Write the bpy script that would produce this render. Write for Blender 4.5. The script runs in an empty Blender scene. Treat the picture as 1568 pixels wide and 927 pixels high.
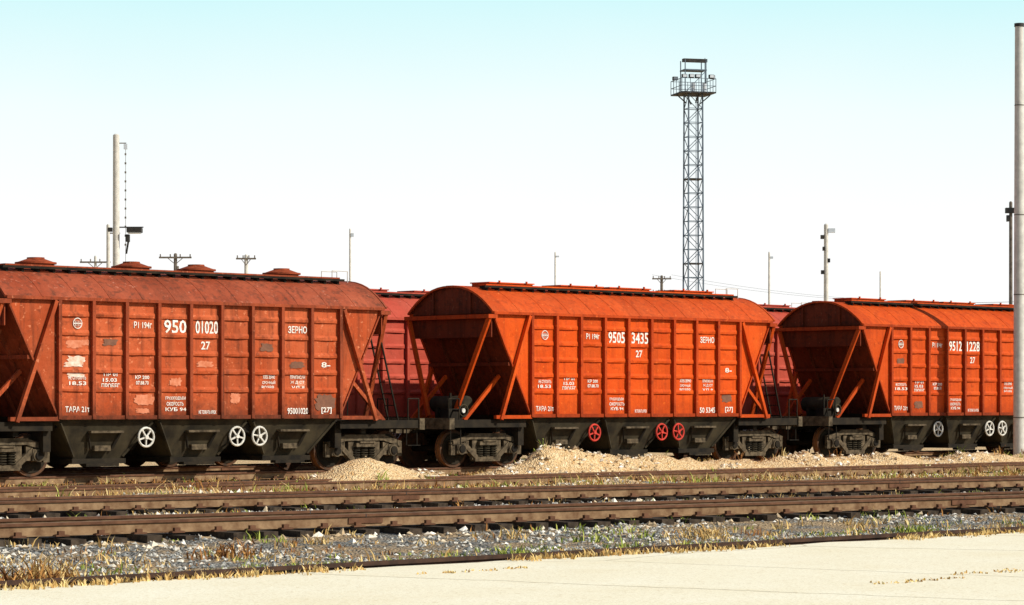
import bpy, math, random
import numpy as np
from mathutils import Vector, Matrix, noise
random.seed(7); np.random.seed(7)
R=math.radians
scene=bpy.context.scene
COL=scene.collection

# ------------------------------------------------------------ materials
def new_mat(name):
    m=bpy.data.materials.new(name); m.use_nodes=True
    nt=m.node_tree
    b=nt.nodes['Principled BSDF']
    return m,nt,b
def ramp(nt,fac,stops):
    r=nt.nodes.new('ShaderNodeValToRGB')
    e=r.color_ramp.elements
    while len(e)<len(stops): e.new(0.5)
    for i,(p,c) in enumerate(stops):
        e[i].position=p; e[i].color=(c[0],c[1],c[2],1) if not isinstance(c,(int,float)) else (c,c,c,1)
    nt.links.new(fac,r.inputs[0]); return r.outputs[0]
def mix(nt,fac,a,b,mode='MIX'):
    m=nt.nodes.new('ShaderNodeMix'); m.data_type='RGBA'; m.blend_type=mode
    for s,v in ((m.inputs[0],fac),(m.inputs[6],a),(m.inputs[7],b)):
        if isinstance(v,bpy.types.NodeSocket): nt.links.new(v,s)
        elif isinstance(v,(int,float)): s.default_value=v
        else: s.default_value=(v[0],v[1],v[2],1)
    return m.outputs[2]
def tex(nt,kind,scale,mscale=None,detail=4,loc=None):
    t=nt.nodes.new({'n':'ShaderNodeTexNoise','v':'ShaderNodeTexVoronoi'}[kind])
    t.inputs['Scale'].default_value=scale
    if kind=='n': t.inputs['Detail'].default_value=detail; t.inputs['Roughness'].default_value=.6
    tc=nt.nodes.new('ShaderNodeTexCoord')
    v=tc.outputs['Object']
    if mscale or loc:
        mp=nt.nodes.new('ShaderNodeMapping')
        mp.inputs['Scale'].default_value=mscale or (1,1,1)
        if loc: mp.inputs['Location'].default_value=loc
        nt.links.new(v,mp.inputs[0]); v=mp.outputs[0]
    nt.links.new(v,t.inputs['Vector'])
    return t
def bump(nt,b,h,strength=.3,dist=.02):
    bp=nt.nodes.new('ShaderNodeBump'); bp.inputs['Strength'].default_value=strength; bp.inputs['Distance'].default_value=dist
    nt.links.new(h,bp.inputs['Height']); nt.links.new(bp.outputs[0],b.inputs['Normal'])

def paint(name,c,dark,fade,wear=.5,seed=0,rough=.65):
    m,nt,b=new_mat(name)
    L=(seed*7.3,seed*3.1,seed*1.7)
    n1=tex(nt,'n',.9,loc=L)
    col=mix(nt,ramp(nt,n1.outputs[0],[(.35,0),(.7,1)]),c,fade)
    # bay by bay differences in fading (each bay was repainted on its own)
    tc=nt.nodes.new('ShaderNodeTexCoord'); sp=nt.nodes.new('ShaderNodeSeparateXYZ'); nt.links.new(tc.outputs['Object'],sp.inputs[0])
    wn=nt.nodes.new('ShaderNodeTexWhiteNoise'); wn.noise_dimensions='1D'
    a1=nt.nodes.new('ShaderNodeMath'); a1.operation='MULTIPLY_ADD'; nt.links.new(sp.outputs[0],a1.inputs[0]); a1.inputs[1].default_value=9/8.2; a1.inputs[2].default_value=4.5+seed*20
    a2=nt.nodes.new('ShaderNodeMath'); a2.operation='FLOOR'; nt.links.new(a1.outputs[0],a2.inputs[0]); nt.links.new(a2.outputs[0],wn.inputs['W'])
    col=mix(nt,ramp(nt,wn.outputs['Value'],[(.4,0),(1,.30)]),col,dark)
    n2=tex(nt,'n',1.0,mscale=(7,7,.5),loc=L,detail=6)
    col=mix(nt,ramp(nt,n2.outputs[0],[(.49,0),(.72,wear*.9)]),col,dark)
    n3=tex(nt,'n',5,loc=L,detail=8)
    col=mix(nt,ramp(nt,n3.outputs[0],[(.56,0),(.69,wear*.85)]),col,dark)
    n6=tex(nt,'n',30,loc=L,detail=6)
    col=mix(nt,ramp(nt,n6.outputs[0],[(.57,0),(.73,wear*.7)]),col,dark)
    n4=tex(nt,'n',9,loc=(L[0]+5,L[1],L[2]),detail=8)
    col=mix(nt,ramp(nt,n4.outputs[0],[(.62,0),(.67,wear*.75)]),col,(min(1,fade[0]*1.35),fade[1]*2.1,fade[2]*2.8))
    ad=nt.nodes.new('ShaderNodeMath'); ad.operation='MULTIPLY_ADD'; nt.links.new(n3.outputs[0],ad.inputs[0]); ad.inputs[1].default_value=1.6
    nt.links.new(sp.outputs[2],ad.inputs[2])
    dv=nt.nodes.new('ShaderNodeMath'); dv.operation='MULTIPLY'; dv.inputs[1].default_value=.3; nt.links.new(ad.outputs[0],dv.inputs[0])
    col=mix(nt,ramp(nt,dv.outputs[0],[(.60,wear),(.78,0)]),col,dark)
    nt.links.new(col,b.inputs['Base Color']); b.inputs['Roughness'].default_value=rough
    b.inputs['Specular IOR Level'].default_value=.10
    n5=tex(nt,'n',2.2,loc=L,detail=3)
    bump(nt,b,n5.outputs[0],.5,.07)
    return m
def simple(name,c1,c2,scale=8,rough=.8,metal=0,bs=.4,detail=6):
    m,nt,b=new_mat(name)
    n=tex(nt,'n',scale,detail=detail)
    nt.links.new(mix(nt,ramp(nt,n.outputs[0],[(.35,0),(.65,1)]),c1,c2),b.inputs['Base Color'])
    b.inputs['Roughness'].default_value=rough; b.inputs['Metallic'].default_value=metal
    b.inputs['Specular IOR Level'].default_value=.15
    bump(nt,b,n.outputs[0],bs,.02)
    return m

M_under=simple('underframe_grime',(.010,.008,.006),(.030,.022,.013),3,.85)
M_hop=simple('hopper_grime',(.018,.014,.009),(.055,.043,.024),2.0,.85)
M_bogie=simple('bogie_dusty_steel',(.038,.028,.017),(.145,.108,.066),7,.85)
M_wheel=simple('wheel_rusty',(.13,.055,.024),(.04,.028,.02),6,.7)
M_tread=simple('wheel_tread',(.38,.15,.05),(.22,.10,.045),6,.5,.2)
M_white=simple('white_lettering',(.86,.84,.79),(.70,.60,.50),9,.7,0,.05)
M_redw=simple('red_handwheel',(.60,.05,.03),(.4,.04,.03),9,.6)
M_whw=simple('white_handwheel',(.7,.68,.62),(.45,.42,.36),9,.6)
M_railside=simple('rail_dusty_side',(.31,.20,.11),(.15,.08,.04),4,.85)
M_railhead=simple('rail_head_rust',(.09,.04,.022),(.16,.075,.04),5,.8)
M_railtop=simple('rail_top_worn',(.22,.13,.08),(.12,.08,.06),3,.5,.3,.05)
M_edge=simple('edge_rail_dark',(.035,.022,.016),(.09,.045,.028),5,.8)
M_sleeper=simple('sleeper_wood',(.025,.018,.013),(.08,.058,.04),9,.9)
M_conc=simple('concrete_pole',(.50,.48,.43),(.66,.63,.57),5,.85,0,.2)
M_steelgrey=simple('mast_steel',(.07,.10,.14),(.14,.18,.22),3,.6,.0)
M_darkbox=simple('dark_equipment',(.02,.02,.02),(.05,.045,.04),3,.6)
M_wood=simple('wood_pole',(.10,.085,.07),(.2,.17,.14),5,.9)
M_lamp=simple('lamp_glass',(.5,.55,.6),(.6,.65,.7),3,.3)

# ------------------------------------------------------------ mesh builder
class MB:
    def __init__(s): s.v=[];s.f=[];s.m=[];s.sm=[];s.mats=[]
    def mi(s,mat):
        if mat not in s.mats: s.mats.append(mat)
        return s.mats.index(mat)
    def add(s,vs,fs,mat,smooth=False):
        o=len(s.v); s.v+= [tuple(p) for p in vs]; k=s.mi(mat)
        for f in fs: s.f.append([i+o for i in f]); s.m.append(k); s.sm.append(smooth)
    def box(s,x0,x1,y0,y1,z0,z1,mat):
        v=[(x,y,z) for x in(x0,x1) for y in(y0,y1) for z in(z0,z1)]
        s.add(v,[(0,1,3,2),(4,6,7,5),(0,4,5,1),(2,3,7,6),(0,2,6,4),(1,5,7,3)],mat)
    def beam(s,p,q,w,h,mat,up=(0,0,1)):
        p=Vector(p);q=Vector(q);d=(q-p).normalized();u=Vector(up)
        if abs(d.dot(u))>.98:u=Vector((0,1,0))
        a=d.cross(u).normalized();b=a.cross(d).normalized()
        v=[]
        for c in(p,q):
            for i,j in((-1,-1),(1,-1),(1,1),(-1,1)): v.append(c+a*(w/2*i)+b*(h/2*j))
        s.add(v,[(3,2,1,0),(4,5,6,7),(0,1,5,4),(1,2,6,5),(2,3,7,6),(3,0,4,7)],mat)
    def cyl(s,p,q,r,mat,n=12,r2=None,cap=True,capmat=None):
        p=Vector(p);q=Vector(q);d=(q-p).normalized();u=Vector((0,0,1))
        if abs(d.dot(u))>.98:u=Vector((0,1,0))
        a=d.cross(u).normalized();b=a.cross(d).normalized(); r2=r if r2 is None else r2
        v=[p+(a*math.cos(t)+b*math.sin(t))*r for t in [2*math.pi*i/n for i in range(n)]]
        v+=[q+(a*math.cos(t)+b*math.sin(t))*r2 for t in [2*math.pi*i/n for i in range(n)]]
        s.add(v,[(i,n+i,n+(i+1)%n,(i+1)%n) for i in range(n)],mat,n>6)
        if cap:
            s.add(v[:n],[tuple(range(n))],capmat or mat); s.add(v[n:],[tuple(range(n-1,-1,-1))],capmat or mat)
    def ring(s,c,axis,r,t,mat,n=20):
        c=Vector(c);d=Vector(axis).normalized();u=Vector((0,0,1)) if abs(d.z)<.9 else Vector((0,1,0))
        a=d.cross(u).normalized();b=a.cross(d)
        v=[];k=6
        for i in range(n):
            A=2*math.pi*i/n; e=a*math.cos(A)+b*math.sin(A)
            for j in range(k):
                B=2*math.pi*j/k; v.append(c+e*(r+t*math.cos(B))+d*(t*math.sin(B)))
        f=[(i*k+j,((i+1)%n)*k+j,((i+1)%n)*k+(j+1)%k,i*k+(j+1)%k) for i in range(n) for j in range(k)]
        s.add(v,f,mat,True)
    def obj(s,name,parent=None,loc=(0,0,0),rot=(0,0,0)):
        me=bpy.data.meshes.new(name); me.from_pydata(s.v,[],s.f)
        for m in s.mats: me.materials.append(m)
        me.polygons.foreach_set('material_index',s.m); me.polygons.foreach_set('use_smooth',s.sm); me.update()
        o=bpy.data.objects.new(name,me); COL.objects.link(o); o.location=loc;o.rotation_euler=rot
        if parent:o.parent=parent
        return o
def empty(name,loc=(0,0,0),rot=(0,0,0)):
    e=bpy.data.objects.new(name,None); e.location=loc; e.rotation_euler=rot; COL.objects.link(e); return e

# ------------------------------------------------------------ text
def text_mesh(mb,s,x,z,h,w,mat,y=-1.513,bold=.016):
    cu=bpy.data.curves.new('t','FONT'); cu.body=s; cu.size=1; cu.offset=bold; cu.resolution_u=2
    cu.align_x='CENTER'
    o=bpy.data.objects.new('t',cu); COL.objects.link(o)
    dg=bpy.context.evaluated_depsgraph_get(); me=o.evaluated_get(dg).to_mesh()
    if len(me.vertices)==0:
        bpy.data.objects.remove(o); return
    P=np.array([v.co[:] for v in me.vertices]); F=[tuple(p.vertices) for p in me.polygons]
    mn=P.min(0);mx=P.max(0)
    P=(P-(mn+mx)/2); P[:,0]*=w/(mx[0]-mn[0]); P[:,1]*=h/(mx[1]-mn[1])
    mb.add([(x+p[0],y,z+p[1]) for p in P],F,mat)
    bpy.data.objects.remove(o); bpy.data.curves.remove(cu)

def patch(mb,x,z,w,h,mat,seed=0,y=-1.509):
    rnd=random.Random(seed); n=30; vs=[(x,y,z)]
    for i in range(n):
        A=2*math.pi*i/n; c,s_=math.cos(A),math.sin(A)
        k=1/max(abs(c),abs(s_))**.85*(.72+.34*rnd.random()); vs.append((x+c*w/2*k,y,z+s_*h/2*k))
    mb.add(vs,[(0,1+i,1+(i+1)%n) for i in range(n)],mat)

# ------------------------------------------------------------ bogie
def bogie(mb,cx,M_b=M_bogie):
    for wx in(-.925,.925):
        X=cx+wx
        mb.cyl((X,-1.0,.475),(X,1.0,.475),.085,M_under,10)
        for sg in(-1,1):
            mb.cyl((X,sg*.70,.475),(X,sg*.83,.475),.475,M_tread,32,capmat=M_wheel)
            mb.cyl((X,sg*.67,.475),(X,sg*.70,.475),.50,M_tread,32,capmat=M_wheel)
            mb.cyl((X,sg*.83,.475),(X,sg*.852,.475),.40,M_under,28)
            mb.cyl((X,sg*.85,.475),(X,sg*.90,.475),.15,M_wheel,16)
            mb.cyl((X,sg*.92,.475),(X,sg*1.16,.475),.145,M_b,14)
            mb.cyl((X,sg*1.16,.475),(X,sg*1.19,.475),.10,M_under,12)
            mb.box(X-.16,X+.16,sg*1.04-.1,sg*1.04+.1,.36,.62,M_b)
    for sg in(-1,1):
        y=sg*1.04
        def B(a,b,h,w=.17): mb.beam((cx+a[0],y,a[1]),(cx+b[0],y,b[1]),w,h,M_b)
        B((-1.20,.63),(-.62,.78),.13);B((-.66,.79),(.66,.79),.15,.175);B((.62,.78),(1.20,.63),.13)
        B((-.80,.60),(-.36,.24),.12,.165);B((.80,.60),(.36,.24),.12,.165);B((-.44,.21),(.44,.21),.12,.18)
        for q in(-.42,.42): B((q,.2),(q,.76),.09,.178)
        for q in(-1.17,1.17): B((q,.32),(q,.64),.09,.16)
        for q in(-.71,.71): B((q,.36),(q,.68),.09,.172)
        for q in(-.25,0,.25):
            mb.cyl((cx+q,y-.03*sg,.27),(cx+q,y-.03*sg,.58),.075,M_under,10)
            for k in range(5): mb.ring((cx+q,y+.02*sg,.30+k*.06),(0,0,1),.095,.02,M_hop,12)
        mb.box(cx-.34,cx+.34,y-.16,y+.16,.565,.66,M_b)
        mb.box(cx-.24,cx+.24,sg*1.04-.19,sg*1.04+.19,.655,.70,M_b)
        for q in(-.925,.925):
            i=1 if q<0 else -1
            mb.box(cx+q+i*.49,cx+q+i*.56,sg*.7,sg*.83,.33,.6,M_under)
            mb.beam((cx+q+i*.55,sg*.78,.6),(cx+q+i*.42,sg*.78,.86),.05,.05,M_under)
    mb.box(cx-.2,cx+.2,-.9,.9,.5,.78,M_under)
    mb.cyl((cx,0,.78),(cx,0,.9),.2,M_under,16)

# ------------------------------------------------------------ wagon
SW=[1.93,2.35,2.76,3.18,3.60]
def wagon(name,loc,P,Prf,Prib,hatch,wheelmat,texts=None,patches=(),Pend=None):
    root=empty(name,loc)
    Pend=Pend or P
    b=MB()
    zb,ze=1.33,3.95; xb,xt=4.12,5.48
    prof=[(zb,0)]
    for z in SW: prof+=[(z-.045,0),(z-.035,.045),(z+.02,.05),(z+.085,0)]
    prof.append((ze,0))
    rnd=random.Random(len(name)+int(loc[0]))
    for sg in(-1,1):
        for i in range(9):
            xa=-xb+i*2*xb/9; xc=xa+2*xb/9; vs=[];fs=[];K=5
            dent=[[rnd.uniform(-.007,.007) for _ in range(K)] for _ in prof]
            for r_,(z,o) in enumerate(prof):
                for k in range(K):
                    x=xa+(xc-xa)*k/(K-1); oo=o*(1 if 0<k<K-1 else .25)+(dent[r_][k] if 0<k<K-1 else 0)
                    vs.append((x,sg*(1.5+oo),z+(rnd.uniform(-.006,.006) if o>0 else 0)))
            for r_ in range(len(prof)-1):
                for k in range(K-1):
                    q=(r_*K+k,r_*K+k+1,(r_+1)*K+k+1,(r_+1)*K+k); fs.append(q if sg<0 else q[::-1])
            b.add(vs,fs,P)
        for e in(-1,1):
            b.add([(e*xb,sg*1.5,zb),(e*xt,sg*1.5,ze),(e*xb,sg*1.5,ze)],[(0,1,2)],P)
            b.beam((e*xb,sg*1.515,zb),(e*(xt-.02),sg*1.515,ze-.03),.04,.06,Prib,up=(0,1,0))
            b.beam((e*4.20,sg*1.575,ze-.05),(e*5.24,sg*1.575,1.22),.09,.10,P,up=(0,1,0))
            b.beam((e*4.20,sg*1.60,ze-.05),(e*5.24,sg*1.60,1.22),.07,.03,Prib,up=(0,1,0))
            b.box(min(e*4.12,e*5.4),max(e*4.12,e*5.4),sg*1.53-.05,sg*1.53+.05,1.24,1.33,P)
        for i in range(10):
            x=-4.1+i*8.2/9
            b.box(x-.042,x+.042,sg*1.55-.055,sg*1.55+.055,zb-.05,ze-.03,Prib)
        b.box(-xb-.05,xb+.05,sg*1.53-.045,sg*1.53+.045,zb-.06,zb+.03,Prib)
        b.box(-xt-.02,xt+.02,sg*1.55-.06,sg*1.55+.06,ze-.035,ze+.035,Prib)
    for e in(-1,1):
        f=(0,1,2,3)
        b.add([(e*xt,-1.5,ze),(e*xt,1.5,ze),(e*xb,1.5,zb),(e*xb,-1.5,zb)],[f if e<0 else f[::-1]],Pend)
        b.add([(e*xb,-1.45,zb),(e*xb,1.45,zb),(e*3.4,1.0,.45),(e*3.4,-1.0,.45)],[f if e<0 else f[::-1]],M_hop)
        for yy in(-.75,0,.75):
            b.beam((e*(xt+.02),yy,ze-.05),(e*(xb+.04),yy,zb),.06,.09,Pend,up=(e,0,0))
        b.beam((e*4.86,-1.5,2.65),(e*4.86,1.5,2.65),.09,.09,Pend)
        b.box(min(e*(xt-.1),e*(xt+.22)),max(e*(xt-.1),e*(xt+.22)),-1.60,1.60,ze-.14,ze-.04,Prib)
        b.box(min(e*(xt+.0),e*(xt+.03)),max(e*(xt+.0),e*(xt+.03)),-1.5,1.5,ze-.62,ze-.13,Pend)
        for sg in(-1,1):
            b.beam((e*(xt+.12),sg*1.52,ze-.12),(e*(xt+.38),sg*.48,1.30),.09,.11,P)
            b.beam((e*4.75,sg*1.0,2.35),(e*6.0,sg*1.0,1.2),.08,.09,P)
    n=22; hw=1.61
    def rz(y): return ze+.03+.69*(1-abs(y/hw)**2.3)
    ys=[hw*math.sin(math.pi/2*(-1+2*i/n)) for i in range(n+1)]
    vs=[]
    for y in ys: vs+=[(-xt-.06,y,rz(y)),(xt+.06,y,rz(y))]
    b.add(vs,[(2*i,2*i+1,2*i+3,2*i+2) for i in range(n)],Prf,True)
    for e in(-1,1):
        X=e*(xt-.02); k=[(X,y,rz(y)) for y in ys]+[(X,hw,ze),(X,-hw,ze)]
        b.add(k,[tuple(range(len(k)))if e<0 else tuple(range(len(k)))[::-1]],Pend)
        for i in range(n):
            b.beam((e*(xt+.06),ys[i],rz(ys[i])-.01),(e*(xt+.06),ys[i+1],rz(ys[i+1])-.01),.06,.05,Prf)
        for q in(-.7,.7): b.box(min(e*xt,e*(xt+.03)),max(e*xt,e*(xt+.03)),q-.03,q+.03,ze,rz(q)-.03,Pend)
    for i in range(1,12):
        x=-xt+i*2*xt/12
        for j in range(n): b.beam((x,ys[j],rz(ys[j])-.004),(x,ys[j+1],rz(ys[j+1])-.004),.05,.02,Prf)
    for sg in(-1,1):
        b.box(-xt+.5,xt-.7,sg*.62-.14,sg*.62+.14,4.69,4.725,P if not hatch=='round' else Prib)
        x=-xt+.55
        while x<xt-.7:
            b.box(x-.03,x+.03,sg*.62-.13,sg*.62+.13,rz(.75)-.02,4.688,M_under); x+=.42
        b.box(-xt+.4,xt-.6,sg*.80-.02,sg*.80+.02,4.63,4.685,M_under)
    for hx in(-3.65,-.98,.92,3.55):
        if hatch=='round':
            b.cyl((hx,0,4.6),(hx,0,4.78),.42,Prib,20)
            b.cyl((hx,0,4.78),(hx,0,4.82),.47,Prib,20)
            b.cyl((hx,0,4.82),(hx,0,4.90),.43,Prib,20,r2=.2)
            b.cyl((hx,0,4.90),(hx,0,4.93),.2,Prib,12)
        else:
            b.box(hx-.8,hx+.8,-.33,.33,4.62,4.78,Prib)
            b.box(hx-.84,hx+.84,-.36,.36,4.78,4.81,P)
            for q in(-.5,.5): b.cyl((hx+q,-.4,4.78),(hx+q,-.4,4.85),.03,P,6)
    for yy in(-.5,-.1):
        for x0,x1 in((4.75,5.25),):
            b.cyl((x0,yy,4.66),(x0,yy,4.90),.012,M_conc,6);b.cyl((x1,yy,4.6),(x1,yy,4.90),.012,M_conc,6);b.cyl((x0,yy,4.90),(x1,yy,4.90),.012,M_conc,6)
    b.obj('body_shell',root)
    u=MB()
    u.box(-7.0,7.0,-.18,.18,.88,1.20,M_under)
    for e in(-1,1):
        def bx(a,c,*r): u.box(min(e*a,e*c),max(e*a,e*c),*r)
        bx(5.1,6.8,-1.42,1.42,1.13,1.18,M_under)
        bx(6.78,6.95,-1.48,1.48,.98,1.26,M_bogie)
        bx(4.2,6.78,-1.44,-1.32,1.02,1.22,M_under); bx(4.2,6.78,1.32,1.44,1.02,1.22,M_under)
        bx(6.95,7.16,-.12,.12,.92,1.14,M_bogie); bx(7.14,7.34,-.2,.16,.88,1.20,M_bogie); bx(7.2,7.44,.06,.2,.9,1.18,M_bogie)
        u.cyl((e*7.0,.35,.95),(e*7.2,.36,.6),.025,M_darkbox,6);u.cyl((e*7.2,.36,.6),(e*7.36,.33,.75),.025,M_darkbox,6)
        for yy in(-1.35,1.35):
            u.cyl((e*6.86,yy,1.25),(e*6.86,yy,1.75),.018,M_under,6);u.cyl((e*6.5,yy,1.2),(e*6.5,yy,1.75),.018,M_under,6);u.cyl((e*6.5,yy,1.75),(e*6.86,yy,1.75),.018,M_under,6)
            u.cyl((e*6.8,yy,1.0),(e*6.8,yy,.6),.015,M_under,6);u.cyl((e*6.45,yy,1.0),(e*6.45,yy,.6),.015,M_under,6);u.box(min(e*6.42,e*6.83),max(e*6.42,e*6.83),yy-.1,yy+.02,.58,.60,M_under)
        bx(5.0,5.15,-1.3,1.3,.9,1.15,M_under)
        bx(4.15,4.35,-1.3,1.3,.55,1.15,M_under)
    for yy in(-1.28,-.92): u.beam((5.5,yy,3.75),(6.25,yy,1.15),.035,.035,M_under)
    for k in range(9):
        t=(k+.5)/9; u.cyl((5.5+.75*t,-1.28,3.75-2.6*t),(5.5+.75*t,-.92,3.75-2.6*t),.014,M_under,6)
    u.cyl((-5.55,-.65,1.62),(-5.55,.55,1.62),.21,M_hop,16); u.cyl((-5.55,-.70,1.62),(-5.55,-.65,1.62),.15,M_hop,16,r2=.21)
    u.box(-5.75,-5.35,-.45,-.35,1.18,1.5,M_under);u.box(-5.75,-5.35,.25,.35,1.18,1.5,M_under)
    u.box(-6.35,-6.0,-.8,-.5,1.18,1.5,M_under); u.cyl((-6.1,-.6,1.2),(-6.1,-.6,1.9),.03,M_under,8)
    u.cyl((-6.2,-1.2,1.45),(-6.2,-.7,1.45),.03,M_under,6)
    u.ring((-6.2,-1.2,1.45),(0,1,0),.15,.02,M_hop); u.cyl((-6.2,-1.21,1.45),(-6.2,-1.17,1.45),.06,M_whw,10)
    u.cyl((-4,-1.25,1.1),(4,-1.25,1.1),.03,M_under,8)
    u.cyl((-4.6,.0,.62),(4.6,.0,.62),.03,M_under,8)
    for x in(-1.37,1.37):
        u.box(x-.12,x+.12,-1.3,1.3,.95,1.2,M_under); u.cyl((x,-.5,.7),(x,.4,.7),.16,M_under,12)
    u.obj('underframe',root)
    h=MB()
    for cx in(-2.74,0,2.74):
        T=[(cx-1.36,-1.47,1.30),(cx+1.36,-1.47,1.30),(cx+1.36,1.47,1.30),(cx-1.36,1.47,1.30)]
        Bm=[(cx-.66,-1.08,.38),(cx+.66,-1.08,.38),(cx+.66,1.08,.38),(cx-.66,1.08,.38)]
        h.add(T+Bm,[(0,4,5,1),(1,5,6,2),(2,6,7,3),(3,7,4,0),(4,7,6,5)],M_hop)
        h.box(cx-.74,cx+.74,-1.16,1.16,.27,.385,M_under)
        h.box(cx-.45,cx+.45,-1.30,-1.10,.21,.28,M_under)
        h.beam((cx-.45,-1.42,.99),(cx+.45,-1.42,.99),.14,.05,M_bogie)
        h.beam((cx-.45,-1.36,.96),(cx-.3,-1.24,.60),.04,.05,M_under);h.beam((cx+.45,-1.36,.96),(cx+.3,-1.24,.60),.04,.05,M_under)
        h.box(cx-.22,cx+.22,-1.30,-1.18,.56,.68,M_bogie)
        h.beam((cx-1.27,-1.46,1.20),(cx-.68,-1.12,.43),.05,.05,M_hop); h.beam((cx+1.27,-1.46,1.20),(cx+.68,-1.12,.43),.05,.05,M_hop)
    h.obj('discharge_hoppers',root)
    w=MB()
    for x in(-1.62,1.02,1.70):
        c=(x,-1.42,.86)
        w.ring(c,(0,1,0),.215,.028,wheelmat)
        for k in range(5):
            A=2*math.pi*k/5+x; w.beam(c,(x+.2*math.cos(A),-1.42,.86+.2*math.sin(A)),.03,.035,wheelmat)
        w.cyl((x,-1.46,.86),(x,-1.36,.86),.05,wheelmat,10); w.cyl((x,-1.38,.86),(x,-.5,.86),.03,M_under,8)
        w.box(x-.05,x+.05,-1.0,-.9,.86,1.25,M_under)
    w.obj('handwheels',root)
    g=MB()
    for e in(-1,1): bogie(g,e*5.28)
    g.obj('bogies',root)
    if texts or patches:
        t=MB()
        for a in(texts or ()): text_mesh(t,*a,M_white)
        for i,a in enumerate(patches): patch(t,*a,seed=i+len(name),y=-1.509-.0003*i)
        if texts:
            t.ring((-3.58,-1.512,3.41),(0,1,0),.115,.012,M_white)
            for k in range(4): t.beam((-3.64+.04*k,-1.512,3.34),(-3.64+.04*k,-1.512,3.47),.006,.016,M_white)
            t.beam((-3.68,-1.517,3.41),(-3.48,-1.517,3.41),.006,.02,M_white)
        t.obj('lettering',root)
    return root

def small(x,z,n,w,s):
    return [(s[i%len(s)],x+random.uniform(-.02,.02),z-(i-(n-1)/2)*.125,.085,w*random.uniform(.75,1)) for i in range(n)]
def texts(num1,num2,bot):
    L=[(num1,-.86,3.39,.31,.64),(num2,.055,3.39,.31,.66),('27',.02,2.97,.19,.26),('ЗЕРНО',2.79,3.39,.17,.58),
       ('Р1 194г',-1.78,3.41,.15,.50),('8-',3.68,2.56,.13,.28)]
    L+=small(-3.58,2.14,2,.60,['НЕ СПУСКАТЬ','18.53']); L+=small(-2.68,2.22,2,.44,['ПР 01','15.03'])+[('ПРОБЕГ',-2.68,2.02,.12,.50)]
    L+=small(-1.78,2.16,2,.46,['КР 200','07.88.70'])
    L+=[('ТАРА 21т',-3.58,1.50,.13,.66),(bot,2.80,1.45,.15,.64),('[27]',3.70,1.46,.16,.32)]
    L+=small(-.85,1.62,3,.60,['ГРУЗОПОДЪЕМ','СКОРОСТЬ','КУБ 94']); L+=small(.07,1.43,1,.6,['НЕ ТОЛКАТЬ КРЮК'])
    L+=small(1.89,2.13,3,.48,['ХЛЕБ ЗЕРНО','СРОЧНЫЙ','ВОЗВР'])+small(2.80,2.13,3,.48,['ПРИПИСАН','Ж Д СТ','УЛ-8'])
    return L
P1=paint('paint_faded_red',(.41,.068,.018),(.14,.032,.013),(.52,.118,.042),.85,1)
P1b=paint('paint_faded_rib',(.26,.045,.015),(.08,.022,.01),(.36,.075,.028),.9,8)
P1r=paint('paint_roof_dull',(.27,.050,.020),(.09,.034,.02),(.36,.085,.04),.85,2)
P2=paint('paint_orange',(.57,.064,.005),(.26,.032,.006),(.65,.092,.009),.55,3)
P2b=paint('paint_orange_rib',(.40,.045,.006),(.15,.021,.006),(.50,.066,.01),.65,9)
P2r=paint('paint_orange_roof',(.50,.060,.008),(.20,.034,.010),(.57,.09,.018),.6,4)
P2e=paint('paint_end_shaded',(.13,.022,.008),(.04,.012,.006),(.18,.034,.012),.8,5)  # wagon ends: shade on the end faces painted in as a darker colour
P3=paint('paint_orange_brown',(.50,.060,.007),(.22,.029,.007),(.57,.082,.011),.6,6)
P3b=paint('paint_orange_brown_rib',(.33,.040,.007),(.12,.02,.007),(.42,.058,.01),.7,10)
P4=paint('paint_pink_red',(.42,.060,.036),(.22,.05,.026),(.48,.09,.055),.4,7)
Ppatch=simple('primer_patch',(.66,.26,.15),(.50,.14,.06),6,.8)
Pwp=simple('white_patch',(.82,.66,.55),(.62,.34,.22),8,.8)
Pgp=simple('grey_patch',(.22,.10,.06),(.15,.07,.045),6,.8)
CY=51.7
t1=texts('950','01020','95001020'); t2=texts('9505','3435','50 5345'); t3=texts('9512','1228','9512 1228')
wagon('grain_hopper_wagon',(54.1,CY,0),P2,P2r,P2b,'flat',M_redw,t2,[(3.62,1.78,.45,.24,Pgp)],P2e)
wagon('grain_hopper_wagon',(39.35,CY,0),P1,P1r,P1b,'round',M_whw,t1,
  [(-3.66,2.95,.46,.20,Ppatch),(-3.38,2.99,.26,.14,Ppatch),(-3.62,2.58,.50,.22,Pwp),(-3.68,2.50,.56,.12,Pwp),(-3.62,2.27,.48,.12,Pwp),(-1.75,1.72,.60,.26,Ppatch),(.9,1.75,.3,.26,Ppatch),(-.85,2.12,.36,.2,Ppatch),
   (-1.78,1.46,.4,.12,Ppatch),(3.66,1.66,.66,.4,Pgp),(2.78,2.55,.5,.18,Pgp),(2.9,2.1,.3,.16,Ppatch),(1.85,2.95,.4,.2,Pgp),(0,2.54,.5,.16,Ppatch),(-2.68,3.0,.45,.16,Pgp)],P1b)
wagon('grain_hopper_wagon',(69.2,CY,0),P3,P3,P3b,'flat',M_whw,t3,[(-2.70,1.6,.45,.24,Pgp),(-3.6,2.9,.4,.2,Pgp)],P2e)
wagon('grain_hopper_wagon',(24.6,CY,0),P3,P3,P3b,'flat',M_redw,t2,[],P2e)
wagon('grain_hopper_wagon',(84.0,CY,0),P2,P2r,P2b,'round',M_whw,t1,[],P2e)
src=wagon('grain_hopper_wagon',(49.2,57.1,0),P4,P4,P4,'flat',M_whw,None,[],P2e)
for X in(4.9,19.7,34.4,64.0,78.8,93.6,108.4):
    r=empty('grain_hopper_wagon',(X,57.1,0))
    for c in src.children:
        o=bpy.data.objects.new(c.name.split('.')[0],c.data); o.parent=r; COL.objects.link(o)

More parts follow.
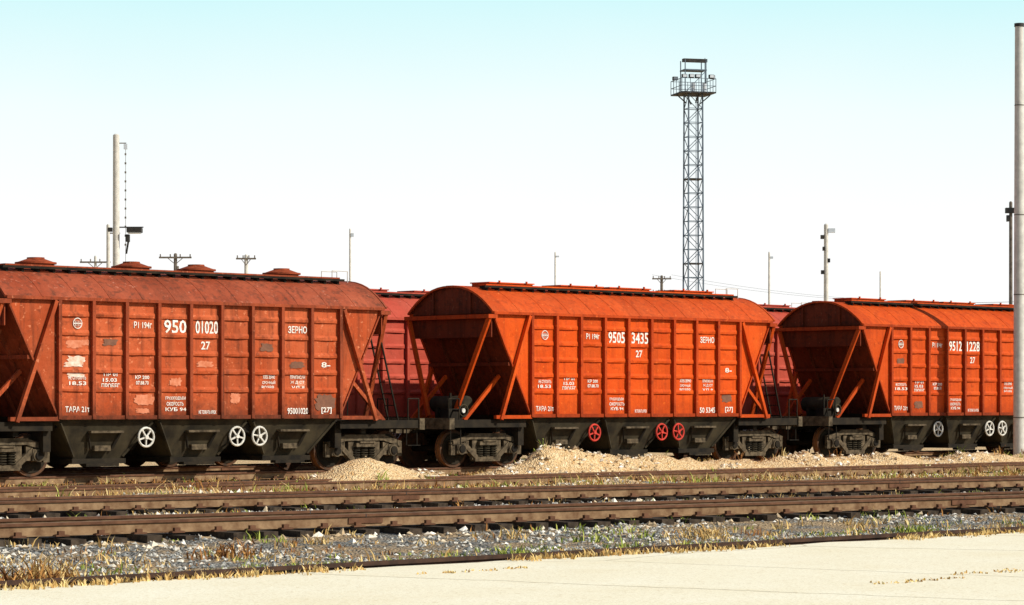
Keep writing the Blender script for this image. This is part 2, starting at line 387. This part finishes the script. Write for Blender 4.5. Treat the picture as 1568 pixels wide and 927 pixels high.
# ------------------------------------------------------------ tracks
def track(p0,ang,l0,l1,gauge=1.52,dz=0,sleep=True,name='railway_track',side=None,top=None):
    root=empty(name,(p0[0],p0[1],dz),(0,0,ang)); side=side or M_railside; head=M_railhead if top is None else top; top=top or M_railtop
    m=MB()
    for y in((0,gauge) if gauge else (0,)):
        m.box(l0,l1,y-.075,y+.075,-.18,-.16,side); m.box(l0,l1,y-.011,y+.011,-.16,-.042,side)
        m.box(l0,l1,y-.037,y+.037,-.042,-.004,head); m.box(l0,l1,y-.033,y+.033,-.0045,0,top)
        x=l0+6
        while x<l1:
            m.box(x-.3,x+.3,y-.03,y+.03,-.14,-.06,M_railhead); m.box(x-.008,x+.008,y-.0375,y+.0375,-.05,.0006,M_darkbox); x+=12.5
    m.obj('rails',root)
    if sleep:
        s=MB(); x=l0
        while x<l1:
            j=random.uniform(-.06,.06); k=random.uniform(-.03,.003); a=random.uniform(-.035,.035)
            yc=gauge/2; h=1.36+random.uniform(-.07,.07)
            s.beam((x+j-a*h,yc-h,-.275+k),(x+j+a*h,yc+h,-.275+k),.23+random.uniform(-.025,.025),.18,M_sleeper)
            for y in(0,gauge):
                s.box(x+j-.10,x+j+.10,y-.17,y+.17,-.186,-.165,M_railhead)
                for q in(-.11,.11): s.box(x+j-.045,x+j+.045,y+q-.03,y+q+.03,-.165,-.115,M_railhead)
            x+=.6
        s.obj('sleepers',root)
track((54,CY-.76),0,-90,110)
track((54,57.1-.76),0,-90,110)
track((40,45.0),0,-60,100,dz=-.06)
angA=-math.atan2(3.5,24.1); angB=-math.atan2(2.7,19.7)
track((37.7,36.55),angA,-60,80)
track((30.6,29.65),angB,-60,70)
track((30,20.95),0,-60,100,gauge=0,sleep=False,name='edge_rail',side=M_edge,top=M_edge)

# ------------------------------------------------------------ ground
def fbm(x,y,s): return noise.fractal(Vector((x*s,y*s,3.3)),1,2,4)
def tdist(x,y):
    d=[abs(y-CY),abs(y-57.1),abs(y-45.76)]
    for (px,py),a in(((37.7,36.55),angA),((30.6,29.65),angB)):
        nx,ny=-math.sin(a),math.cos(a); d.append(abs((x-px)*nx+(y-py)*ny-.76))
    return min(d)
def gz(x,y):
    td=tdist(x,y)
    z=-.28+.035*fbm(x,y,.8)+.02*fbm(x,y,3)
    if td>1.6: z-=.05*min(1,(td-1.6)/1.0)
    if y<23.5: z+= .19*max(0,min(1,(23.5-y)/2.2))
    def heap(cx,cy,rx,ry,h):
        q=((x-cx)/rx)**2+((y-cy)/ry)**2
        return h*math.exp(-q*1.1)*(1+.45*fbm(x,y,1.6))
    hp=heap(41.2,46.9,1.35,.8,.60)+heap(43.3,47.2,1.8,.7,.28)+heap(31.0,47.6,2.6,.8,.2)+heap(48.4,47.7,1.6,.7,.38)+heap(51.5,47.5,1.8,.6,.22)+heap(34,44,2.2,.6,.16)+heap(46,43.6,2.0,.6,.16)
    if x>45.0:
        t=min(1,(x-45.0)/2.0)
        hp+=t*(.40+.18*fbm(x*.7,1.5,.9))*math.exp(-((y-47.7)/1.0)**2)*(1+.3*fbm(x,y,2.2))
    z+=hp; sand=min(1,hp*3.6)
    if y<20.85: z=min(z,-.22)
    return z,sand
xs=np.concatenate([[-2500,-1200,-500,-200,-90,-40,-15],np.arange(0,92,.22),[95,100,110,130,170,260,500,1200,2600]])
ys=np.concatenate([[-2500,-1200,-400,-100,-20,10,17],np.arange(19,60,.22),[62,66,75,100,160,300,600,1300,2600]])
V=[];C=[]
for y in ys:
    for x in xs:
        z,s_=gz(x,y) if (-1<x<93 and 18<y<61) else (-.32,0.0)
        V.append((x,y,z))
        s2=.1
        if y>46.5: s2=.55
        elif y>40: s2=.4
        elif y>30: s2=.28
        s2=max(s2 if y<60 else .9,s_)
        C.append(s2)
nx=len(xs)
F=[(j*nx+i,j*nx+i+1,(j+1)*nx+i+1,(j+1)*nx+i) for j in range(len(ys)-1) for i in range(nx-1)]
me=bpy.data.meshes.new('ground'); me.from_pydata(V,[],F); me.polygons.foreach_set('use_smooth',[True]*len(F))
at=me.attributes.new('sand','FLOAT','POINT'); at.data.foreach_set('value',C)
m,nt,b=new_mat('ballast_and_soil')
v1=tex(nt,'v',22)
stone=ramp(nt,v1.outputs['Color'],[(0,(.15,.145,.13)),(.4,(.32,.31,.28)),(.75,(.55,.51,.44)),(1,(.84,.80,.72))])
edge=ramp(nt,v1.outputs['Distance'],[(.25,1),(.6,.3)])
stone=mix(nt,1.0,stone,edge,'MULTIPLY')
nn=tex(nt,'n',1.1,detail=8); n3=tex(nt,'n',9,detail=6)
soil=mix(nt,ramp(nt,n3.outputs[0],[(.3,0),(.7,1)]),(.20,.12,.055),(.58,.42,.24))
sandc=mix(nt,ramp(nt,n3.outputs[0],[(.3,0),(.7,1)]),(.52,.29,.11),(.84,.66,.40))
base=mix(nt,ramp(nt,nn.outputs[0],[(.43,0),(.57,.85)]),stone,soil)
an=nt.nodes.new('ShaderNodeAttribute'); an.attribute_name='sand'
ad=nt.nodes.new('ShaderNodeMath'); ad.operation='MULTIPLY_ADD'; nt.links.new(nn.outputs[0],ad.inputs[0]); ad.inputs[1].default_value=1.1; nt.links.new(an.outputs['Fac'],ad.inputs[2])
base=mix(nt,ramp(nt,ad.outputs[0],[(.80,0),(1.2,1)]),base,sandc)
nt.links.new(base,b.inputs['Base Color']); b.inputs['Roughness'].default_value=.95; b.inputs['Specular IOR Level'].default_value=.1
bump(nt,b,v1.outputs['Distance'],.9,.05)
me.materials.append(m)
o=bpy.data.objects.new('ground',me); COL.objects.link(o)

m,nt,b=new_mat('apron_concrete')
n1=tex(nt,'n',.5,detail=8); n2=tex(nt,'n',14,detail=8)
c=mix(nt,ramp(nt,n1.outputs[0],[(.3,0),(.7,1)]),(.86,.78,.57),(.93,.88,.70))
c=mix(nt,ramp(nt,n2.outputs[0],[(.55,0),(.72,.5)]),c,(.58,.45,.25))
n6=tex(nt,'n',40,detail=5); c=mix(nt,ramp(nt,n6.outputs[0],[(.34,.6),(.50,0)]),c,(.60,.48,.28))
n7=tex(nt,'n',30,detail=2,loc=(4,4,4)); c=mix(nt,ramp(nt,n7.outputs[0],[(.66,0),(.72,.6)]),c,(.40,.30,.17))
vc=tex(nt,'v',.16); vc.feature='DISTANCE_TO_EDGE'
nw=tex(nt,'n',1.5,detail=5)
mx=mix(nt,.14,nw.inputs['Vector'].links[0].from_socket,nw.outputs['Color'])
nt.links.new(mx,vc.inputs['Vector'])
c=mix(nt,ramp(nt,vc.outputs['Distance'],[(.0,.6),(.0022,0)]),c,(.25,.18,.09))
nt.links.new(c,b.inputs['Base Color']); b.inputs['Roughness'].default_value=.9; b.inputs['Specular IOR Level'].default_value=.1
bump(nt,b,n2.outputs[0],.25,.02)
A=MB(); ex=[ -60+ i*.35 for i in range(int(170/.35))]
vs=[]
for x in ex:
    yy=20.64+.16*fbm(x,0,.9)+.10*fbm(x,3,4)
    vs+=[(x,-30,-.05),(x,yy,-.05),(x,yy+.03,-.25)]
fs=[]
for i in range(len(ex)-1):
    k=3*i; fs+=[(k,k+3,k+4,k+1),(k+1,k+4,k+5,k+2)]
A.add(vs,fs,m); A.obj('concrete_apron')

# ------------------------------------------------------------ stones
def stones(name,pts,smin,smax,mat):
    base=np.array([(1,0,0),(-1,0,0),(0,1,0),(0,-1,0),(0,0,1),(0,0,-1)],float)
    fb=np.array([(0,2,4),(2,1,4),(1,3,4),(3,0,4),(2,0,5),(1,2,5),(3,1,5),(0,3,5)])
    n=len(pts); P=np.array(pts)
    s=np.random.uniform(smin,smax,(n,1,1))*np.random.uniform(.6,1.2,(n,1,3))*np.array([1,1,.75])
    v=base[None]*np.random.uniform(.65,1.2,(n,6,1))+np.random.uniform(-.35,.35,(n,6,3))
    v=v*s
    a=np.random.uniform(0,6.28,n); ca,sa=np.cos(a)[:,None],np.sin(a)[:,None]
    X=v[:,:,0]*ca-v[:,:,1]*sa; Y=v[:,:,0]*sa+v[:,:,1]*ca
    v=np.stack([X,Y,v[:,:,2]],-1)+P[:,None,:]
    f=(fb[None]+(np.arange(n)*6)[:,None,None]).reshape(-1,3)
    me=bpy.data.meshes.new(name); me.from_pydata(v.reshape(-1,3).tolist(),[],f.tolist()); me.materials.append(mat)
    o=bpy.data.objects.new(name,me); COL.objects.link(o)
def island_mat(name,stops,rough=.9):
    m,nt,b=new_mat(name); g=nt.nodes.new('ShaderNodeNewGeometry')
    nt.links.new(ramp(nt,g.outputs['Random Per Island'],stops),b.inputs['Base Color']); b.inputs['Roughness'].default_value=rough
    b.inputs['Specular IOR Level'].default_value=.15
    return m
M_st=island_mat('ballast_stones',[(0,(.12,.125,.12)),(.35,(.28,.28,.265)),(.65,(.50,.47,.41)),(.9,(.70,.65,.55)),(1,(.92,.88,.80))])
M_st2=island_mat('rubble_stones',[(0,(.36,.25,.14)),(.5,(.66,.52,.34)),(1,(.94,.88,.77))])
pts=[]
def dens(x,y): return noise.noise(Vector((x*.35,y*.35,9)))
while len(pts)<36000:
    y=random.uniform(21.1,44); x=random.uniform(5,70)
    if x< y*.45 or x> y*2.0+3: continue
    if random.random()>.55+1.1*dens(x,y): continue
    z,_=gz(x,y); pts.append((x,y,z+.008))
stones('ballast_gravel',pts,.022,.048,M_st)
pts=[]
while len(pts)<11500:
    q=random.random()
    y=random.gauss(47.2,1.5) if q<.45 else random.uniform(28,50); x=random.uniform(15,92)
    if not(27<y<50.0) or x<y*.45: continue
    if dens(x,y+30)<-.05: continue
    z,_=gz(x,y) if x<92 else (-.3,0); pts.append((x,y,z+.01))
stones('rubble_stones',pts,.025,.09,M_st2)

# ------------------------------------------------------------ grass
def blades(name,clumps,mat):
    V=[];F=[]
    for x,y,r,h,n in clumps:
        for _ in range(n):
            a=random.uniform(0,6.28); d=r*math.sqrt(random.random()); bx=x+d*math.cos(a); by=y+d*math.sin(a)
            z=gz(bx,by)[0] if 19<by<60 and 0<bx<92 else -.3
            if by<20.7: z=-.05
            hh=h*random.uniform(.35,1.15)*(1.15-.6*d/r); la=random.uniform(0,6.28); lean=random.uniform(.1,1.1)*hh
            w=random.uniform(.006,.013)*(1+h)
            dx,dy=math.cos(la),math.sin(la); px,py=math.cos(a)*w,math.sin(a)*w
            k=len(V)
            V+= [(bx-px,by-py,z-.01),(bx+px,by+py,z-.01),(bx+dx*lean*.4+px*.8,by+dy*lean*.4+py*.8,z+hh*.6),(bx+dx*lean*.4-px*.8,by+dy*lean*.4-py*.8,z+hh*.6),(bx+dx*lean,by+dy*lean,z+hh)]
            F+= [(k,k+1,k+2,k+3),(k+3,k+2,k+4)]
            if h>.2 and random.random()<.6:
                for _ in range(3):
                    t=random.uniform(.4,1); cx,cy,cz=bx+dx*lean*t,by+dy*lean*t,z+hh*t; q=.022; k=len(V)
                    V+=[(cx+random.uniform(-q,q),cy+random.uniform(-q,q),cz+random.uniform(-q,q)) for _ in range(3)]; F.append((k,k+1,k+2))
    me=bpy.data.meshes.new(name); me.from_pydata(V,[],F); me.materials.append(mat)
    o=bpy.data.objects.new(name,me); COL.objects.link(o)
M_dry=island_mat('dry_grass_blades',[(0,(.34,.18,.06)),(.5,(.62,.42,.15)),(1,(.80,.62,.30))])
M_grn=island_mat('green_weed_blades',[(0,(.13,.17,.03)),(.5,(.27,.33,.05)),(1,(.50,.50,.13))])
M_brn=island_mat('brown_weed_stalks',[(0,(.14,.06,.025)),(.6,(.34,.15,.045)),(1,(.52,.27,.08))])
dry=[];grn=[];brn=[]
for _ in range(2900):
    x=random.uniform(8,50)
    if dens(x,5)<-.3: continue
    dry.append((x,random.gauss(20.84,.20),.10,random.uniform(.04,.11),9))
for _ in range(4800):
    x=random.uniform(8,58); y=21.1+abs(random.gauss(0,1.9))
    dd=noise.noise(Vector((x*.45,y*.6,20)))
    if dd>.05: grn.append((x,y,.16,random.uniform(.04,.12),13))
    elif dd<-.06: dry.append((x,y,.14,random.uniform(.05,.13),9))
for _ in range(2100):
    x=random.uniform(8,66);y=random.uniform(23,44)
    if tdist(x,y)<.8: continue
    dd=noise.noise(Vector((x*.4,y*.4,40)))
    (grn if dd>.18 else (dry if random.random()<.7 else brn)).append((x,y,.2,random.uniform(.06,.2),10))
for _ in range(3600):
    x=random.uniform(22,92);y=random.choice([random.gauss(49.8,.5),random.gauss(44.0,1.0),random.gauss(48.9,.6),random.gauss(42,1)])
    q=random.random()
    (grn if q<.2 else (dry if q<.66 else brn)).append((x,y,.18,random.uniform(.08,.32),10))
for x,y,h,n,l in((16.6,24.0,.42,150,dry),(16.3,23.8,.38,140,brn),(48.6,48.6,.66,110,brn),(48.7,48.5,.55,70,dry),(50.8,48.8,.45,60,dry),(52.2,48.9,.5,50,brn),(38.6,25.6,.45,130,grn),(39.4,25.8,.5,80,brn),
                 (34.2,49.3,.4,60,grn),(36.0,49.4,.35,60,brn),(21.4,26.9,.3,60,brn),(29.5,26.3,.25,80,dry),(24.5,24.6,.2,90,grn),(27.5,24.3,.2,90,grn),(33,25,.2,110,grn),(64,49.0,.4,70,brn),(58,49,.4,60,dry),(42.2,27,.4,90,brn),(26,49.3,.35,60,brn),(18,22.8,.16,120,grn),(14.2,23.2,.2,120,grn)):
    for _ in range(5): l.append((x+random.uniform(-.35,.35),y+random.uniform(-.2,.2),.24,h*random.uniform(.6,1),n//3))
for cx,cy in((13.5,17.0),(20.5,15.6),(22.3,15.9),(18.8,19.6)):
    for _ in range(14): dry.append((cx+random.gauss(0,.5),min(20.6,cy+random.gauss(0,.06)),.07,.03,7))
blades('dry_grass',dry,M_dry); blades('green_weeds',grn,M_grn); blades('brown_weeds',brn,M_brn)

# ------------------------------------------------------------ poles
def pole(loc,h,r0=.16,r1=.11,mat=M_conc,name='utility_pole',arm=None,A=False,extra=None):
    root=empty(name,(loc[0],loc[1],-.3),(0,0,R(-44.5)))
    m=MB(); m.cyl((0,0,0),(0,0,h+.3),r0,mat,16,r2=r1); m.cyl((0,0,h+.3),(0,0,h+.36),r1,mat,16,r2=r1*.5)
    if A: m.cyl((.75,0,0),(.1,0,h-.4),r0*.9,mat,10,r2=r1); m.beam((.4,0,h*.45),(0,0,h*.45),.1,.1,mat)
    if arm:
        for k,z in enumerate(arm[1]):
            m.beam((-arm[0]/2,-.1,z),(arm[0]/2,-.1,z),.1,.10,M_wood)
            for q in np.linspace(-arm[0]/2+.08,arm[0]/2-.08,4): m.cyl((q,-.1,z+.05),(q,-.1,z+.2),.035,M_wood,8)
            m.beam((-arm[0]*.25,-.1,z),(0,-.1,z-.4),.04,.04,M_wood);m.beam((arm[0]*.25,-.1,z),(0,-.1,z-.4),.04,.04,M_wood)
    m.obj('shaft',root)
    if extra: e=MB(); extra(e,h); e.obj('fittings',root)
def lampfit(e,h):
    z=9.0
    e.beam((-.1,0,z+1.72),(1.35,0,z+1.72),.07,.06,M_darkbox); e.box(.55,1.28,-.3,.3,z+1.46,z+1.68,M_darkbox); e.box(.6,1.23,-.25,.25,z+1.41,z+1.46,M_lamp)
    e.box(.48,.66,-.2,.2,z+1.0,z+1.36,M_darkbox); e.cyl((.6,0,z+1),(.5,0,z+.4),.05,M_darkbox,6); e.box(-.4,-.2,-.15,.15,z+1.5,z+1.7,M_darkbox)
    for k in range(11): e.box(.42,.5,-.03,.03,z+.8+k*.45,z+.9+k*.45,M_wood)
    e.cyl((.47,0,5),(.47,0,h-.4),.012,M_wood,5); e.beam((.0,0,h-.1),(.5,0,h-.1),.05,.05,M_wood);e.box(.38,.56,-.08,.08,h-.4,h-.15,M_lamp)
pole((81.3,110.8),15,.19,.16,name='yard_lamp_pole',extra=lampfit)
pole((82.2,112.7),10.65,.11,.09,extra=lambda e,h:e.beam((-.05,0,h-.1),(.6,0,h-.1),.06,.06,M_wood))
pole((100.7,139.4),10.8,.1,.08,arm=(1.9,[10.75]))
pole((98.1,127.9),10.4,.13,.1,mat=M_wood,arm=(1.9,[10.5]),A=True)
pole((104.2,128.9),10.6,.14,.11,arm=(1.2,[10.7]))
pole((98.8,113.2),11.2,.08,.05,extra=lambda e,h:e.box(.05,.2,-.06,.06,h-.1,h+.1,M_lamp))
pole((128.2,126.4),11.6,.08,.05,extra=lambda e,h:e.box(.05,.25,-.06,.06,h,h+.1,M_lamp))
pole((148,135),11.0,.13,.1,mat=M_wood,arm=(1.4,[11.1,10.1]))
pole((151.5,137.5),9.7,.10,.08,mat=M_wood,arm=(1.4,[9.8]))
pole((138.2,116.5),11.6,.10,.06,extra=lambda e,h:e.box(.05,.25,-.06,.06,h-.1,h+.05,M_lamp))
def f2(e,h):
    e.box(.1,.45,-.12,.12,h-.1,h+.12,M_lamp)
    for k,(a,b_) in enumerate(((-.2,.3),(-.1,.9),(.12,1.5),(-.18,2.1))): e.box(a-.08,a+.08,-.1,.1,h-b_-.12,h-b_+.08,M_darkbox)
pole((109.6,88.6),10.8,.14,.11,extra=f2)
pole((159.4,123.8),11.3,.08,.05)
pole((108,76.1),11.2,.10,.08,mat=M_wood,extra=lambda e,h:(e.box(-.25,.3,-.15,.15,h-.2,h+.05,M_darkbox),e.box(-.2,-.1,-.1,.1,h-.6,h-.3,M_darkbox)))
def rings(e,h):
    for z in(1.5,5.2,7.6,10.9): e.cyl((0,0,z),(0,0,z+.03),.190-.0042*z,M_wood,20)
    e.cyl((0,0,h+.28),(0,0,h+.38),.15,M_darkbox,16)
pole((68.64,48.06),13.0,.185,.13,name='concrete_pole',extra=rings)

# ------------------------------------------------------------ floodlight mast
root=empty('floodlight_mast',(140.7,125.4,-.3),(0,0,R(-30)))
m=MB(); a=.50; H=23.2
for sx in(-1,1):
    for sy in(-1,1): m.beam((sx*a*1.15,sy*a*1.15,0),(sx*a,sy*a,H),.09,.09,M_steelgrey)
nb=24
for i in range(nb):
    z0=H*i/nb;z1=H*(i+1)/nb
    q=1 if i%2==0 else -1
    for s_ in(-1,1):
        m.beam((-q*a,s_*a,z0),(q*a,s_*a,z1),.04,.04,M_steelgrey); m.beam((s_*a,-q*a,z0),(s_*a,q*a,z1),.04,.04,M_steelgrey)
        m.beam((-a,s_*a,z1),(a,s_*a,z1),.045,.045,M_steelgrey); m.beam((s_*a,-a,z1),(s_*a,a,z1),.045,.045,M_steelgrey)
for i in(6,12,18):
    z=H*i/nb; m.box(-a-.06,a+.06,-a-.06,a+.06,z-.05,z+.03,M_darkbox)
m.beam((0,-a-.1,0),(0,-a-.1,H),.035,.035,M_steelgrey)
m.obj('lattice_shaft',root)
m=MB(); p=1.22
m.box(-p,p,-p,p,H,H+.10,M_darkbox)
for q in(-1,1):
    m.beam((q*a,0,H-.6),(q*p,0,H),.07,.07,M_darkbox); m.beam((0,q*a,H-.6),(0,q*p,H),.07,.07,M_darkbox)
    for z in(.5,1.0):
        m.beam((-p,q*p,H+z),(p,q*p,H+z),.035,.035,M_steelgrey); m.beam((q*p,-p,H+z),(q*p,p,H+z),.035,.035,M_steelgrey)
    for k in np.linspace(-p,p,5):
        m.beam((k,q*p,H),(k,q*p,H+1.0),.035,.035,M_steelgrey); m.beam((q*p,k,H),(q*p,k,H+1.0),.035,.035,M_steelgrey)
m.obj('platform',root)
m=MB()
for q in(-.75,.75):
    for w in(-.5,.5): m.beam((q,w,H),(q,w,H+2.35),.06,.06,M_steelgrey)
m.box(-.8,.8,-.55,.55,H+1.62,H+1.70,M_steelgrey); m.box(-.85,.85,-.5,-.1,H+2.2,H+2.42,M_darkbox)
m.beam((-.75,-.5,H+.1),(.75,-.5,H+1.6),.04,.04,M_steelgrey)
m.cyl((p,p-.1,H),(p,p-.1,H+2.7),.03,M_steelgrey,6)
for x,y in((-1.0,-1.1),(-.55,-1.25),(-.1,-1.25),(.9,-1.2),(1.1,-.8),(-1.15,.5)):
    z=H+1.02; m.box(x-.17,x+.17,y-.12,y+.12,z,z+.24,M_darkbox); m.box(x-.14,x+.14,y-.15,y-.12,z+.03,z+.21,M_lamp)
for x in(-.3,.5): m.cyl((x,-.9,H+.1),(x,-.9,H+.7),.15,M_lamp,10)
m.obj('floodlights',root)
m=MB()
def wire(p,q,sag,n=14):
    p=Vector(p);q=Vector(q);pr=p
    for i in range(1,n+1):
        t=i/n; c=p.lerp(q,t); c.z-=sag*4*t*(1-t); m.cyl(pr,c,.008,M_darkbox,4,cap=False); pr=c
for q in(-.5,.5):
    wire((148+q,135-q,11.1),(180+q,118-q,10.0),1.2)
m.obj('power_line')

# ------------------------------------------------------------ sky, sun, camera
sd=Vector((.38,-.79,.64)).normalized()
w=bpy.data.worlds.new('World'); scene.world=w; w.use_nodes=True
nt=w.node_tree; bg=nt.nodes['Background']
sk=nt.nodes.new('ShaderNodeTexSky'); sk.sky_type='NISHITA'; sk.sun_disc=False
sk.sun_elevation=math.asin(sd.z); sk.sun_rotation=math.atan2(sd.x,sd.y)
sk.air_density=1.0; sk.dust_density=1.0; sk.ozone_density=1.0
ST=.09
tc=nt.nodes.new('ShaderNodeTexCoord'); sp=nt.nodes.new('ShaderNodeSeparateXYZ'); nt.links.new(tc.outputs['Generated'],sp.inputs[0])
nz=nt.nodes.new('ShaderNodeTexNoise'); nz.inputs['Scale'].default_value=3; nz.inputs['Detail'].default_value=4; nt.links.new(tc.outputs['Generated'],nz.inputs['Vector'])
ma=nt.nodes.new('ShaderNodeMath'); ma.operation='MULTIPLY_ADD'; nt.links.new(nz.outputs[0],ma.inputs[0]); ma.inputs[1].default_value=.06; nt.links.new(sp.outputs[2],ma.inputs[2])
hz=ramp(nt,ma.outputs[0],[(0,(1,.985,.97)),(.095,(.99,1,.995)),(.135,(.88,.985,.985)),(.18,(.60,.92,.95)),(.30,(.40,.70,.80))])
vm=nt.nodes.new('ShaderNodeVectorMath'); vm.operation='SCALE'; nt.links.new(hz,vm.inputs[0]); vm.inputs['Scale'].default_value=1.03/ST
fac=ramp(nt,sp.outputs[2],[(.16,0),(.30,1)])
col=mix(nt,fac,vm.outputs[0],sk.outputs[0])
nt.links.new(col,bg.inputs[0]); bg.inputs[1].default_value=ST
l=bpy.data.lights.new('sun','SUN'); l.energy=5; l.angle=R(.5); l.color=(1,.95,.84)
lo=bpy.data.objects.new('sun',l); COL.objects.link(lo); lo.rotation_euler=(-sd).to_track_quat('-Z','Y').to_euler(); lo.location=(0,-20,40)
cam=bpy.data.cameras.new('camera'); co=bpy.data.objects.new('camera',cam); COL.objects.link(co)
co.location=(0,0,1.6); co.rotation_euler=(R(90),0,R(45.5-90))
cam.sensor_width=36; cam.lens=96.2; cam.shift_y=.0998; cam.clip_end=6000; cam.clip_start=.5
scene.camera=co
scene.view_settings.view_transform='Standard'; scene.view_settings.look='None'; scene.view_settings.exposure=0
